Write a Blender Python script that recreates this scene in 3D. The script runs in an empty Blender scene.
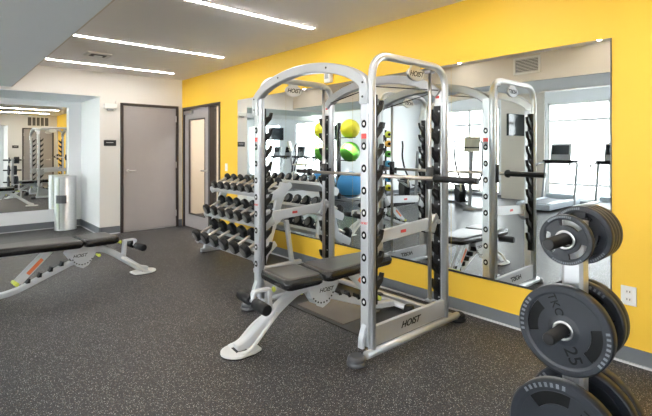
import bpy, bmesh, math, random
from mathutils import Vector, Matrix
random.seed(7)
D = bpy.data
SC = bpy.context.scene
COL = SC.collection
PI = math.pi
def V(*a): return Vector(a)
EYE = 1.39                # eye height
XR = 3.39                 # yellow wall plane
YB = 7.86                 # far door wall
YN = 9.10                 # back of the niche
YR = -1.0                 # wall behind the camera
XL = -5.5                 # window wall
ZC = 2.67                 # ceiling
ZS = 2.31                 # underside of the dropped soffit
XS0, XS1 = -0.40, 0.81    # soffit edges

# ------------------------------------------------------------------ materials
def mat(name, col, rough=0.5, metal=0.0, spec=0.5, bump=0.0, bscale=200.0, var=0.0, vscale=6.0, coat=0.0, alpha=1.0):
    m = D.materials.new(name); m.use_nodes = True
    nt = m.node_tree; N = nt.nodes; L = nt.links
    b = N['Principled BSDF']
    b.inputs['Base Color'].default_value = (*col, 1)
    b.inputs['Roughness'].default_value = rough
    b.inputs['Metallic'].default_value = metal
    b.inputs['Specular IOR Level'].default_value = spec
    b.inputs['Coat Weight'].default_value = coat
    tc = N.new('ShaderNodeTexCoord')
    if var > 0:
        n = N.new('ShaderNodeTexNoise'); n.inputs['Scale'].default_value = vscale; n.inputs['Detail'].default_value = 4
        L.new(tc.outputs['Object'], n.inputs['Vector'])
        mx = N.new('ShaderNodeMix'); mx.data_type = 'RGBA'
        mx.inputs['A'].default_value = (*[c*(1-var) for c in col], 1)
        mx.inputs['B'].default_value = (*[min(1, c*(1+var)) for c in col], 1)
        L.new(n.outputs['Fac'], mx.inputs['Factor']); L.new(mx.outputs['Result'], b.inputs['Base Color'])
    if bump > 0:
        n2 = N.new('ShaderNodeTexNoise'); n2.inputs['Scale'].default_value = bscale; n2.inputs['Detail'].default_value = 3
        L.new(tc.outputs['Object'], n2.inputs['Vector'])
        bp = N.new('ShaderNodeBump'); bp.inputs['Strength'].default_value = bump; bp.inputs['Distance'].default_value = 0.003
        L.new(n2.outputs['Fac'], bp.inputs['Height']); L.new(bp.outputs['Normal'], b.inputs['Normal'])
    return m

M = {}
M['yellow'] = mat('yellow_paint', (0.81, 0.50, 0.035), 0.55, bump=.15, bscale=120)
M['white_wall'] = mat('warm_white_paint', (0.74, 0.725, 0.70), 0.6, bump=.15, bscale=120)
M['cool_wall'] = mat('cool_white_paint', (0.84, 0.85, 0.86), 0.6, bump=.1, bscale=120)
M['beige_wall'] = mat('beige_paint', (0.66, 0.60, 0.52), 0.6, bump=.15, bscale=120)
M['ceiling'] = mat('grey_ceiling_paint', (0.86, 0.845, 0.84), 0.8, bump=.1, bscale=90)
M['soffit'] = mat('blue_grey_soffit_paint', (0.87, 0.91, 0.94), 0.8, bump=.1, bscale=90)
M['base'] = mat('slate_rubber_base', (0.15, 0.165, 0.185), 0.4, var=.15)
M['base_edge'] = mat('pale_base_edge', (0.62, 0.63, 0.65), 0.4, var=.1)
M['silver'] = mat('silver_powder_coat', (0.64, 0.655, 0.68), 0.30, metal=.55, bump=.05, bscale=500)
M['bench_silver'] = mat('pale_silver_powder_coat', (0.74, 0.755, 0.78), 0.30, metal=.25, bump=.05, bscale=500)
M['silver_dark'] = mat('grey_powder_coat', (0.42, 0.43, 0.45), 0.30, metal=.6, bump=.05, bscale=500)
M['steel'] = mat('brushed_steel', (0.62, 0.62, 0.62), 0.28, metal=1.0, var=.08, vscale=20)
M['chrome'] = mat('chrome', (0.66, 0.66, 0.67), 0.36, metal=1.0, var=.03)
M['bronze'] = mat('worn_chrome_handle', (0.70, 0.64, 0.58), 0.30, metal=1.0, var=.1, vscale=40)
M['black'] = mat('black_plastic', (0.008, 0.008, 0.009), 0.4, spec=.35, bump=.1, bscale=300)
M['rubber'] = mat('black_rubber', (0.007, 0.0075, 0.009), 0.45, spec=.4, bump=.2, bscale=260, var=.2)
M['plate'] = mat('grey_black_urethane', (0.017, 0.021, 0.029), 0.40, spec=.4, bump=.15, bscale=260, var=.2)
M['plate_light'] = mat('pale_raised_rim', (0.15, 0.165, 0.19), 0.5, var=.3, vscale=60)  # paler, uneven grey for the raised ribs
M['vinyl'] = mat('black_vinyl', (0.009, 0.0085, 0.009), 0.25, bump=.25, bscale=90, var=.2)
M['vinyl_lit'] = mat('black_vinyl_lit_top', (0.050, 0.046, 0.044), 0.34, bump=.25, bscale=90, var=.2)  # black vinyl with the reflected light on pad tops painted in
M['headcap'] = mat('grey_dumbbell_cap', (0.17, 0.165, 0.16), 0.35, var=.2, vscale=30)
M['door'] = mat('grey_door_paint', (0.37, 0.345, 0.345), 0.45, bump=.05, var=.04)
M['frame'] = mat('dark_bronze_door_frame', (0.050, 0.040, 0.038), 0.4, var=.1)
M['plaque'] = mat('black_sign', (0.03, 0.03, 0.032), 0.4)
M['white'] = mat('white_plastic', (0.80, 0.80, 0.78), 0.35, var=.02)
M['grey_pl'] = mat('grey_plastic', (0.30, 0.31, 0.32), 0.4, var=.05)
M['foot_grey'] = mat('dark_grey_rubber_foot', (0.07, 0.072, 0.078), 0.35, var=.1)
M['dark_metal'] = mat('dark_metal', (0.05, 0.052, 0.056), 0.35, metal=.5)
M['yellow_pl'] = mat('yellow_green_plastic', (0.72, 0.78, 0.12), 0.35)
M['red'] = mat('red_decal', (0.70, 0.07, 0.06), 0.4)
M['orange'] = mat('orange_decal', (0.85, 0.22, 0.08), 0.4)
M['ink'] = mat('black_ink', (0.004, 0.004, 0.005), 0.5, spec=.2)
M['white_ink'] = mat('white_ink', (0.75, 0.75, 0.75), 0.5)
M['brown_panel'] = mat('brown_laminate', (0.155, 0.125, 0.105), 0.30, var=.25, vscale=5)
M['mat_rubber'] = mat('black_floor_mat', (0.022, 0.020, 0.019), 0.32, bump=.2, bscale=120, var=.3)
M['beige_pl'] = mat('beige_plastic', (0.72, 0.66, 0.50), 0.4, var=.05)
M['screen'] = mat('dark_screen', (0.015, 0.02, 0.022), 0.12)
M['treadgrey'] = mat('blue_grey_treadmill_shell', (0.42, 0.47, 0.52), 0.35, metal=.2, var=.05)
M['belt'] = mat('treadmill_belt', (0.10, 0.11, 0.125), 0.5, bump=.2)
M['ball_yellow'] = mat('yellow_vinyl_ball', (0.70, 0.58, 0.02), 0.45, var=.05)
M['ball_green'] = mat('green_vinyl_ball', (0.09, 0.36, 0.03), 0.45, var=.05)
M['ball_blue'] = mat('blue_vinyl_ball', (0.05, 0.30, 0.66), 0.4, var=.05)
M['ball_orange'] = mat('orange_rubber_ball', (0.80, 0.42, 0.05), 0.45, var=.05)
M['ball_teal'] = mat('teal_rubber_ball', (0.10, 0.42, 0.60), 0.45, var=.05)
M['ball_lime'] = mat('lime_rubber_ball', (0.60, 0.62, 0.05), 0.45, var=.05)
M['ground'] = mat('pale_paving', (0.68, 0.68, 0.67), 0.8, var=.1)
M['building'] = mat('pale_building', (0.62, 0.62, 0.62), 0.8, var=.1)
M['vent_white'] = mat('white_vent_frame', (0.78, 0.76, 0.72), 0.4, var=.02)
M['vent_dark'] = mat('dark_vent_void', (0.10, 0.095, 0.09), 0.6, var=.05)

def mirror_mat():
    m = D.materials.new('mirror_silvering'); m.use_nodes = True
    b = m.node_tree.nodes['Principled BSDF']
    b.inputs['Base Color'].default_value = (0.90, 0.935, 0.93, 1)
    b.inputs['Metallic'].default_value = 1; b.inputs['Roughness'].default_value = 0.0
    return m
M['mirror'] = mirror_mat()
def glass_mat():
    m = D.materials.new('clear_window_glass'); m.use_nodes = True
    nt = m.node_tree; N = nt.nodes; L = nt.links
    N.remove(N['Principled BSDF'])
    t = N.new('ShaderNodeBsdfTransparent'); t.inputs['Color'].default_value = (.95, .97, .98, 1)
    g = N.new('ShaderNodeBsdfGlossy'); g.inputs['Roughness'].default_value = 0.01
    lw = N.new('ShaderNodeLayerWeight'); lw.inputs['Blend'].default_value = .5
    pw = N.new('ShaderNodeMath'); pw.operation = 'POWER'; pw.inputs[1].default_value = 5; L.new(lw.outputs['Facing'], pw.inputs[0])
    f = N.new('ShaderNodeMath'); f.operation = 'MULTIPLY_ADD'; f.inputs[1].default_value = .8; f.inputs[2].default_value = .03; L.new(pw.outputs[0], f.inputs[0])
    mx = N.new('ShaderNodeMixShader')
    L.new(f.outputs[0], mx.inputs[0]); L.new(t.outputs[0], mx.inputs[1]); L.new(g.outputs[0], mx.inputs[2])
    L.new(mx.outputs[0], N['Material Output'].inputs['Surface'])
    return m
M['glass'] = glass_mat()
def led_mat(name, strength, col):
    m = D.materials.new(name); m.use_nodes = True
    b = m.node_tree.nodes['Principled BSDF']
    b.inputs['Base Color'].default_value = (.8, .8, .8, 1)
    b.inputs['Emission Color'].default_value = (*col, 1); b.inputs['Emission Strength'].default_value = strength
    return m
M['led'] = led_mat('led_diffuser', 40, (1, .93, .86))
M['lamp'] = led_mat('corridor_fill_lamp', 22, (1, .92, .82))

def floor_mat():
    m = D.materials.new('speckled_rubber_floor'); m.use_nodes = True
    nt = m.node_tree; N = nt.nodes; L = nt.links
    b = N['Principled BSDF']; tc = N.new('ShaderNodeTexCoord')
    base = N.new('ShaderNodeTexNoise'); base.inputs['Scale'].default_value = 2.2; base.inputs['Detail'].default_value = 5
    L.new(tc.outputs['Object'], base.inputs['Vector'])
    r0 = N.new('ShaderNodeValToRGB'); r0.color_ramp.elements[0].color = (0.0115, 0.0115, 0.0135, 1); r0.color_ramp.elements[1].color = (0.0235, 0.0235, 0.0275, 1)
    r0.color_ramp.elements[0].position = .35; r0.color_ramp.elements[1].position = .7
    L.new(base.outputs['Fac'], r0.inputs['Fac'])
    fine = N.new('ShaderNodeTexNoise'); fine.inputs['Scale'].default_value = 95; fine.inputs['Detail'].default_value = 2
    L.new(tc.outputs['Object'], fine.inputs['Vector'])
    mul = N.new('ShaderNodeMix'); mul.data_type = 'RGBA'; mul.blend_type = 'OVERLAY'; mul.inputs['Factor'].default_value = .8
    L.new(r0.outputs['Color'], mul.inputs['A']); L.new(fine.outputs['Fac'], mul.inputs['B'])
    cur = mul.outputs['Result']
    for sc, th, col, sd in ((150, .22, (.22, .22, .235, 1), 0), (105, .17, (.62, .61, .60, 1), 3.3), (90, .16, (.22, .16, .12, 1), 7.7)):
        mp = N.new('ShaderNodeMapping'); mp.inputs['Location'].default_value = (sd, sd*1.7, 0)
        L.new(tc.outputs['Object'], mp.inputs['Vector'])
        vo = N.new('ShaderNodeTexVoronoi'); vo.inputs['Scale'].default_value = sc; vo.inputs['Randomness'].default_value = 1
        L.new(mp.outputs['Vector'], vo.inputs['Vector'])
        lt = N.new('ShaderNodeMath'); lt.operation = 'LESS_THAN'; lt.inputs[1].default_value = th*1.45
        L.new(vo.outputs['Distance'], lt.inputs[0])
        # only some cells carry a chip
        sp = N.new('ShaderNodeSeparateColor'); L.new(vo.outputs['Color'], sp.inputs['Color'])
        l2 = N.new('ShaderNodeMath'); l2.operation = 'LESS_THAN'; l2.inputs[1].default_value = .48
        L.new(sp.outputs[0], l2.inputs[0])
        mm = N.new('ShaderNodeMath'); mm.operation = 'MULTIPLY'; L.new(lt.outputs[0], mm.inputs[0]); L.new(l2.outputs[0], mm.inputs[1])
        mx = N.new('ShaderNodeMix'); mx.data_type = 'RGBA'; mx.inputs['B'].default_value = col
        L.new(mm.outputs[0], mx.inputs['Factor']); L.new(cur, mx.inputs['A']); cur = mx.outputs['Result']
    L.new(cur, b.inputs['Base Color'])
    b.inputs['Roughness'].default_value = .44
    bp = N.new('ShaderNodeBump'); bp.inputs['Strength'].default_value = .25; bp.inputs['Distance'].default_value = .002
    L.new(fine.outputs['Fac'], bp.inputs['Height']); L.new(bp.outputs['Normal'], b.inputs['Normal'])
    return m
M['floor'] = floor_mat()

# ------------------------------------------------------------------ mesh helpers
class MB:
    """collects shapes and links them as ONE mesh object"""
    def __init__(s): s.bm = bmesh.new()
    def faces_of(s, vs): return {f for v in vs for f in v.link_faces}
    def box(s, lo, hi, bev=0.0, seg=2, mtx=None, mi=0):
        lo = Vector(lo); hi = Vector(hi)
        r = bmesh.ops.create_cube(s.bm, size=1.0)
        vs = r['verts']; c = (lo+hi)/2; d = hi-lo
        for v in vs: v.co = Vector((v.co.x*d.x, v.co.y*d.y, v.co.z*d.z)) + c
        if mtx is not None:
            for v in vs: v.co = mtx @ v.co
        fs = s.faces_of(vs)
        for f in fs: f.material_index = mi
        if bev > 0:
            es = list({e for f in fs for e in f.edges})
            bmesh.ops.bevel(s.bm, geom=es, offset=bev, segments=seg, affect='EDGES', profile=.5, material=-1)
        return s
    def cyl(s, p0, p1, r, r2=None, n=20, mi=0, caps=True):
        p0 = Vector(p0); p1 = Vector(p1); r2 = r if r2 is None else r2
        return s.lathe(p0, p1-p0, [(0, r), ((p1-p0).length, r2)], n, mi, caps)
    def lathe(s, origin, axis, prof, n=24, mi=0, caps=True):
        """prof: list of (distance along axis, radius)"""
        origin = Vector(origin); a = Vector(axis).normalized()
        u = a.orthogonal().normalized(); w = a.cross(u)
        rings = []
        for (t, r) in prof:
            rings.append([s.bm.verts.new(origin + a*t + (u*math.cos(2*PI*k/n) + w*math.sin(2*PI*k/n))*max(r, 1e-4)) for k in range(n)])
        for A, B in zip(rings, rings[1:]):
            for k in range(n):
                f = s.bm.faces.new((A[k], A[(k+1) % n], B[(k+1) % n], B[k])); f.material_index = mi; f.smooth = True
        if caps:
            f = s.bm.faces.new(list(reversed(rings[0]))); f.material_index = mi
            f = s.bm.faces.new(rings[-1]); f.material_index = mi
        return s
    def sweep(s, path, prof, up=(0, 0, 1), mi=0, smooth=True):
        """prof: closed list of (a,b) in the frame (side, up)"""
        P = [Vector(p) for p in path]; up = Vector(up).normalized(); rings = []
        for i, p in enumerate(P):
            t = (P[min(i+1, len(P)-1)] - P[max(i-1, 0)]).normalized()
            side = t.cross(up)
            side = side.normalized() if side.length > 1e-5 else t.orthogonal().normalized()
            n2 = side.cross(t).normalized()
            rings.append([s.bm.verts.new(p + side*a + n2*b) for a, b in prof])
        k = len(prof)
        for A, B in zip(rings, rings[1:]):
            for j in range(k):
                f = s.bm.faces.new((A[j], A[(j+1) % k], B[(j+1) % k], B[j])); f.material_index = mi; f.smooth = smooth
        f = s.bm.faces.new(list(reversed(rings[0]))); f.material_index = mi
        f = s.bm.faces.new(rings[-1]); f.material_index = mi
        return s
    def tube(s, pts, r, bend=0.06, n=14, up=(0, 1, 0), seg=7, mi=0, sy=1.0):
        return s.sweep(roundpath(pts, bend, seg), [(r*math.cos(2*PI*k/n), sy*r*math.sin(2*PI*k/n)) for k in range(n)], up, mi)
    def bar(s, pts, w, h, bend=0.0, up=(0, 0, 1), seg=7, mi=0, ch=.15):
        """rectangular section w (side) x h (along up)"""
        c = min(w, h)*ch; a, b = w/2, h/2
        prof = [(-a+c, -b), (a-c, -b), (a, -b+c), (a, b-c), (a-c, b), (-a+c, b), (-a, b-c), (-a, -b+c)]
        return s.sweep(roundpath(pts, bend, seg) if bend > 0 else pts, prof, up, mi, smooth=False)
    def prism(s, poly, vec, bev=0.0, mi=0):
        """poly: list of 3d points, extruded by vec"""
        vec = Vector(vec)
        A = [s.bm.verts.new(Vector(p)) for p in poly]; B = [s.bm.verts.new(Vector(p)+vec) for p in poly]
        fs = [s.bm.faces.new(A), s.bm.faces.new(list(reversed(B)))]
        n = len(A)
        for k in range(n): fs.append(s.bm.faces.new((A[(k+1) % n], A[k], B[k], B[(k+1) % n])))
        for f in fs: f.material_index = mi
        bmesh.ops.recalc_face_normals(s.bm, faces=fs)
        if bev > 0:
            es = list({e for f in fs for e in f.edges})
            bmesh.ops.bevel(s.bm, geom=es, offset=bev, segments=2, affect='EDGES', profile=.5, material=-1)
        return s
    def ball(s, c, r, sub=3, sz=1.0, mi=0):
        r_ = bmesh.ops.create_icosphere(s.bm, subdivisions=sub, radius=r)
        for v in r_['verts']: v.co = Vector((v.co.x, v.co.y, v.co.z*sz)) + Vector(c)
        for f in s.faces_of(r_['verts']): f.smooth = True; f.material_index = mi
        return s
    def build(s, name, m, parent=None, smooth_angle=None):
        me = D.meshes.new(name)
        bmesh.ops.recalc_face_normals(s.bm, faces=s.bm.faces[:])
        s.bm.to_mesh(me); s.bm.free()
        for x in (m if isinstance(m, (list, tuple)) else [m]): me.materials.append(M[x])
        o = D.objects.new(name, me); COL.objects.link(o)
        if parent is not None: o.parent = parent
        return o

def roundpath(pts, rad, seg=7):
    P = [Vector(p) for p in pts]; out = [P[0]]
    for i in range(1, len(P)-1):
        a, b, c = P[i-1], P[i], P[i+1]
        d1 = (a-b); d2 = (c-b); r = min(rad, d1.length*.49, d2.length*.49)
        p0 = b + d1.normalized()*r; p2 = b + d2.normalized()*r
        for k in range(seg+1):
            t = k/seg
            out.append(p0*(1-t)**2 + b*2*t*(1-t) + p2*t*t)
    out.append(P[-1])
    res = [out[0]]
    for p in out[1:]:
        if (p-res[-1]).length > 1e-5: res.append(p)
    return res

def tag(o, label=None, cat=None, group=None, kind=None):
    if label: o['label'] = label
    if cat: o['category'] = cat
    if group: o['group'] = group
    if kind: o['kind'] = kind
    return o
def empty(name, loc, rz=0.0, label=None, cat=None, group=None):
    o = D.objects.new(name, None); COL.objects.link(o)
    o.location = loc; o.rotation_euler = (0, 0, rz); o.empty_display_size = .1
    return tag(o, label, cat, group)
def struct(o): o['kind'] = 'structure'; return o
def sbox(name, lo, hi, m, parent=None):
    o = MB().box(lo, hi).build(name, m, parent)
    if parent is None: struct(o)
    return o
def copy_tree(o, parent=None):
    c = o.copy(); COL.objects.link(c); c.parent = parent
    for ch in [x for x in D.objects if x.parent == o]: copy_tree(ch, c)
    return c
def text(name, body, size, m, parent, mtx, ext=.001, shear=0.0, sx=1.0):
    cu = D.curves.new('tmp', 'FONT'); cu.body = body; cu.size = size; cu.extrude = ext
    cu.align_x = 'CENTER'; cu.align_y = 'CENTER'; cu.shear = shear; cu.offset = size*.012
    t = D.objects.new('tmp', cu); COL.objects.link(t)
    bpy.context.view_layer.update()
    me = D.meshes.new_from_object(t.evaluated_get(bpy.context.evaluated_depsgraph_get()))
    D.objects.remove(t)
    me.materials.clear(); me.materials.append(M[m]); me.name = name
    me.transform(mtx @ Matrix.Diagonal((sx, 1, 1, 1)))
    o = D.objects.new(name, me); COL.objects.link(o); o.parent = parent
    return o
def face_mtx(origin, right, up):
    r = Vector(right).normalized(); u = Vector(up).normalized(); n = r.cross(u)
    m = Matrix.Identity(4)
    for i in range(3): m[i][0] = r[i]; m[i][1] = u[i]; m[i][2] = n[i]; m[i][3] = origin[i]
    return m

# ------------------------------------------------------------------ the room
sbox('floor', (XL-.2, YR-1.4, -.12), (XR+1.9, YN+.2, 0), 'floor')
sbox('ceiling', (XS1-.02, YR-1.4, ZC), (XR+.12, YB+.1, ZC+.12), 'ceiling')
sbox('ceiling', (XL-.2, YR-1.4, 3.0), (XS0+.02, YN+.2, 3.12), 'soffit')
def wall_yellow():
    m = MB(); T = .12
    # opening for the glazed door: y 6.40 .. 7.82, z 0 .. 2.16
    m.box((XR, YR-.12, 0), (XR+T, 6.40, ZC)); m.box((XR, 6.40, 2.16), (XR+T, 7.82, ZC)); m.box((XR, 7.82, 0), (XR+T, YB+.12, ZC))
    return struct(m.build('wall_right', 'yellow'))
wall_yellow()
# soffit: dropped box running along the room
m = MB(); m.box((XS0, YR-1.3, ZS), (XS1, YB, 3.0)); struct(m.build('trim_soffit', ['soffit']))
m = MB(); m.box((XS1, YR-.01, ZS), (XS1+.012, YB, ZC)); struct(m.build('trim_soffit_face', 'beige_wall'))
m = MB(); m.box((XS0-.02, YR-1.3, ZS-.012), (XS0+.035, YN-.02, ZS+.05)); struct(m.build('trim_soffit_lit_edge', 'white'))  # added white strip, paints in the bright lit line along this edge
# far wall with niche
NX = 2.0
m = MB(); m.box((NX, YB, 0), (XR+.12, YN+.1, ZC)); m.box((XS0, YB, 2.27), (NX, YN+.1, ZC)); struct(m.build('wall_back', 'white_wall'))
sbox('ceiling_niche', (XS0, YB+.012, 2.262), (NX-.001, YN, 2.27), 'soffit')
m = MB(); m.box((NX-.006, YB+.01, 0), (NX, YN, 2.262)); struct(m.build('wall_niche_side', 'cool_wall'))
m = MB(); m.box((XL-.1, YN, 0), (NX, YN+.12, 3.0)); struct(m.build('wall_niche_back', 'cool_wall'))
# wall behind the camera, with its own niche
RX = 1.88
m = MB(); m.box((RX, YR-1.3, 0), (XR+.12, YR, ZC)); m.box((XS0, YR-1.3, 2.27), (RX, YR, ZC)); struct(m.build('wall_rear', 'white_wall'))
m = MB(); m.box((XL-.1, YR-1.42, 0), (RX, YR-1.3, 3.0)); struct(m.build('wall_rear_niche', 'cool_wall'))
# window wall
wins = [(-1.9, .9), (2.10, 4.98), (6.30, 8.10)]  # first window is unseen, added to let in more light
WT = 2.64
m = MB(); ys = [YR-1.4] + [v for w in wins for v in w] + [YN+.1]
for a, b in zip(ys[0::2], ys[1::2]): m.box((XL-.15, a, 0), (XL, b, 3.0))
for a, b in wins: m.box((XL-.15, a, WT), (XL, b, 3.0)); m.box((XL-.15, a, 0), (XL, b, .10))
struct(m.build('wall_left', 'cool_wall'))
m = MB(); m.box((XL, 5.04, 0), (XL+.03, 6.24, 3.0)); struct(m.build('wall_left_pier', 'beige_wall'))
for i, (a, b) in enumerate(wins):
    w = MB(); x0, x1 = XL-.11, XL-.03
    w.box((x0, a, .10), (x1, a+.06, WT)); w.box((x0, b-.06, .10), (x1, b, WT))
    w.box((x0, a, .10), (x1, b, .16)); w.box((x0, a, WT-.06), (x1, b, WT))
    mid = {0: -.5, 1: 3.50, 2: 7.30}[i]
    w.box((x0, mid-.035, .10), (x1, mid+.035, WT))
    for z in (.50, 2.16): w.box((x0+.01, a, z-.03), (x1-.01, b, z+.03))
    o = struct(w.build('window_%d' % (i+1), 'white'))
    MB().box((XL-.075, a+.05, .14), (XL-.069, b-.05, WT-.05)).build('pane', 'glass', o)
# door 1 (grey, in the far wall)
def leaf_door(n, x0, x1, y, sgn, hx, hinge_x):
    """door in a wall facing sgn*y ; hx = handle x"""
    zt = 2.185; f = MB()
    ya, yb = sorted((y, y+sgn*.03))
    f.box((x0, ya, 0), (x0+.045, yb, zt), .004); f.box((x1-.045, ya, 0), (x1, yb, zt), .004); f.box((x0+.04, ya, zt-.045), (x1-.04, yb, zt), .004)
    d = struct(f.build('door_%d' % n, 'frame'))
    yc, yd = sorted((y, y+sgn*.014))
    MB().box((x0+.05, yc, .012), (x1-.05, yd, zt-.05), .003).build('door_leaf', 'door', d)
    h = MB(); s = 1 if hx < (x0+x1)/2 else -1
    h.cyl((hx, y+sgn*.014, 1.04), (hx, y+sgn*.028, 1.04), .027)
    h.tube([(hx, y+sgn*.02, 1.04), (hx, y+sgn*.062, 1.04), (hx+s*.12, y+sgn*.062, 1.04)], .010, .02, 10, up=(0, 0, 1))
    h.build('door_handle', 'steel', d)
    for z in (.25, 1.12, 1.95):
        MB().cyl((hinge_x, y+sgn*.03, z-.055), (hinge_x, y+sgn*.03, z+.055), .010, n=10).build('hinge', 'steel', d)
    return d
leaf_door(1, 2.31, 3.31, YB, -1, 2.43, 3.262)
leaf_door(3, 2.30, 3.28, YR, 1, 3.15, 2.35)
# door 2 (glazed, in the yellow wall) with sidelight
f = MB(); xa, xb = XR-.012, XR+.11
f.box((xa, 6.40, 0), (xb, 6.445, 2.16)); f.box((xa, 7.775, 0), (xb, 7.82, 2.16)); f.box((xa, 6.44, 2.115), (xb, 7.78, 2.16)); f.box((xa, 6.74, 0), (xb, 6.80, 2.12))
d2 = struct(f.build('door_2', 'frame'))
lf = MB(); x0, x1 = XR+.015, XR+.06
lf.box((x0, 6.80, .012), (x1, 6.965, 2.11), .003); lf.box((x0, 7.60, .012), (x1, 7.77, 2.11), .003)
lf.box((x0, 6.96, 1.94), (x1, 7.61, 2.11), .003); lf.box((x0, 6.96, .012), (x1, 7.61, .24), .003)
o = lf.build('door_leaf', 'door', d2); 
MB().box((x0+.018, 6.96, .235), (x0+.026, 7.605, 1.945)).build('pane', 'glass', o)
bd = MB()
for a, b, z0, z1 in ((6.96, 6.985, .24, 1.94), (7.585, 7.61, .24, 1.94)): bd.box((x0-.004, a, z0), (x0+.02, b, z1))
for z in (.24, 1.915): bd.box((x0-.004, 6.96, z), (x0+.02, 7.61, z+.025))
bd.build('glazing_bead', 'frame', o)
MB().box((XR+.03, 6.445, .03), (XR+.038, 6.745, 2.115)).build('sidelight_pane', 'glass', d2)
h = MB(); h.cyl((x0, 6.88, 1.04), (x0-.02, 6.88, 1.04), .027); h.tube([(x0, 6.88, 1.04), (x0-.055, 6.88, 1.04), (x0-.055, 7.0, 1.04)], .010, .02, 10, up=(0, 0, 1))
h.build('door_handle', 'steel', d2)
h = MB(); h.box((x0-.045, 7.42, 2.03), (x0, 7.72, 2.09), .006); h.bar([(x0-.03, 7.45, 2.10), (x0-.05, 7.1, 2.105), (x0-.01, 6.95, 2.11)], .015, .012)
h.build('door_closer', 'steel', d2)
# corridor beyond door 2
m = MB(); m.box((XR+1.6, 5.0, 0), (XR+1.7, 9.2, 2.6)); m.box((XR+.12, 9.1, 0), (XR+1.6, 9.2, 2.6)); m.box((XR+.12, 5.0, 0), (XR+1.6, 5.1, 2.6)); m.box((XR+.12, 5.0, 2.5), (XR+1.7, 9.2, 2.6))
struct(m.build('wall_corridor', 'beige_wall'))
m = MB().box((XR+.55, 6.0, 2.47), (XR+.85, 8.4, 2.499)).build('ceiling_light', 'lamp')  # added fill lamp to brighten the corridor behind the glass
tag(m, 'long flat fill lamp added on the corridor ceiling behind the glazed door', 'ceiling light')

# baseboards
def baseboard(name, a, b, z=.105, t=.010, side='x-'):
    """a,b ends on the wall plane; grows towards the room"""
    ax, ay = a; bx, by = b; d = {'x-': (-1, 0), 'x+': (1, 0), 'y-': (0, -1)}.get(side, (0, 1))
    lo = (min(ax, bx) + min(0, d[0]*t), min(ay, by) + min(0, d[1]*t), .0); hi = (max(ax, bx) + max(0, d[0]*t), max(ay, by) + max(0, d[1]*t), z)
    m = MB().box(lo, hi)
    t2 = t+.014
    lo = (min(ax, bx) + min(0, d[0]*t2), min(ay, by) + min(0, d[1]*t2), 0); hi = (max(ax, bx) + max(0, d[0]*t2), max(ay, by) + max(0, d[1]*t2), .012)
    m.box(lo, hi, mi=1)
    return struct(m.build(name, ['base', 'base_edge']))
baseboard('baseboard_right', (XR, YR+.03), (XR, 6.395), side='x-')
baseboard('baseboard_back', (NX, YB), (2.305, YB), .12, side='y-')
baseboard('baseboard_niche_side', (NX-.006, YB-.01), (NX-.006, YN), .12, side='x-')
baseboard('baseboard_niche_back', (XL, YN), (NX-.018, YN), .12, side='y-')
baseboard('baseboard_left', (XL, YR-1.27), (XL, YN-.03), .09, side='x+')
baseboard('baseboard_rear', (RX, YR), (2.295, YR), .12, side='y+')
sb = MB().box((3.315, YB-.02, 0), (XR-.012, YB, .12)).build('baseboard_back', 'base'); struct(sb)

# wall mirrors : four panels on the yellow wall
names = ['right-hand end of the yellow wall, behind the weight plates', 'yellow wall reflecting the front half of the rack', 'yellow wall behind the rack and flat bench', 'yellow wall behind the dumbbells, nearest the glazed door']
my = [.961, 2.183, 3.405, 4.628, 5.85]
for k in range(4):
    r = empty('wall_mirror', (XR, (my[k]+my[k+1])/2, .34), 0, 'tall frameless mirror panel on the ' + names[k], 'mirror', 'mirror panels on the yellow wall')
    hw = (my[k+1]-my[k])/2 - .0012
    MB().box((-.008, -hw, 0), (-.0003, hw, 1.80)).build('mirror_glass', 'mirror', r)
    c = MB(); c.box((-.011, -hw, -.012), (-.0003, hw, .004)); c.build('bottom_channel', 'dark_metal', r)
    if k == 0: MB().box((-.010, -hw-.006, 0), (-.0003, -hw, 1.80)).build('edge_strip', 'dark_metal', r)
r = empty('wall_mirror', (.02, YN, .34), 0, 'wide frameless mirror in the niche left of the grey door', 'mirror')
MB().box((-1.66, -.010, 0), (1.775, -.0003, 1.82)).build('mirror_glass', 'mirror', r)
r = empty('wall_mirror', (.02, YR-1.3, .34), 0, 'frameless mirror in the niche behind the viewer', 'mirror')
MB().box((-1.66, .0003, 0), (1.65, .010, 1.82)).build('mirror_glass', 'mirror', r)

# linear ceiling lights
ordn = {7.21: 'nearest the grey door', 5.51: 'second from the grey door', 3.57: 'above the rack, third from the grey door', 1.75: 'fourth from the grey door', .05: 'nearest the rear wall'}
for y in ordn:
    r = empty('ceiling_light', (2.0, y, ZC), 0, 'slim linear white ceiling light, ' + ordn[y], 'ceiling light', 'linear lights in the grey ceiling')
    x0, x1 = -1.0, .955
    MB().box((x0, -.019, -.012), (x1, .019, -.0005)).build('diffuser', 'led', r)
    c = MB(); c.box((x0-.008, -.028, -.007), (x1+.008, -.0192, -.0005)); c.box((x0-.008, .0192, -.007), (x1+.008, .028, -.0005)); c.build('rim', 'ceiling', r)
# round-cornered ceiling diffuser
r = empty('ceiling_vent', (1.61, 6.43, ZC), 0, 'small white ceiling vent between the two far linear lights', 'vent')
MB().box((-.15, -.13, -.022), (.15, .13, -.0005), .02).build('vent_frame', 'vent_white', r)
MB().box((-.095, -.075, -.026), (.095, .075, -.0225), .0015).build('vent_core', 'vent_dark', r)
MB().box((-.05, -.035, -.038), (.05, .035, -.0262), .004).build('vent_cone', 'white', r)
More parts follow.
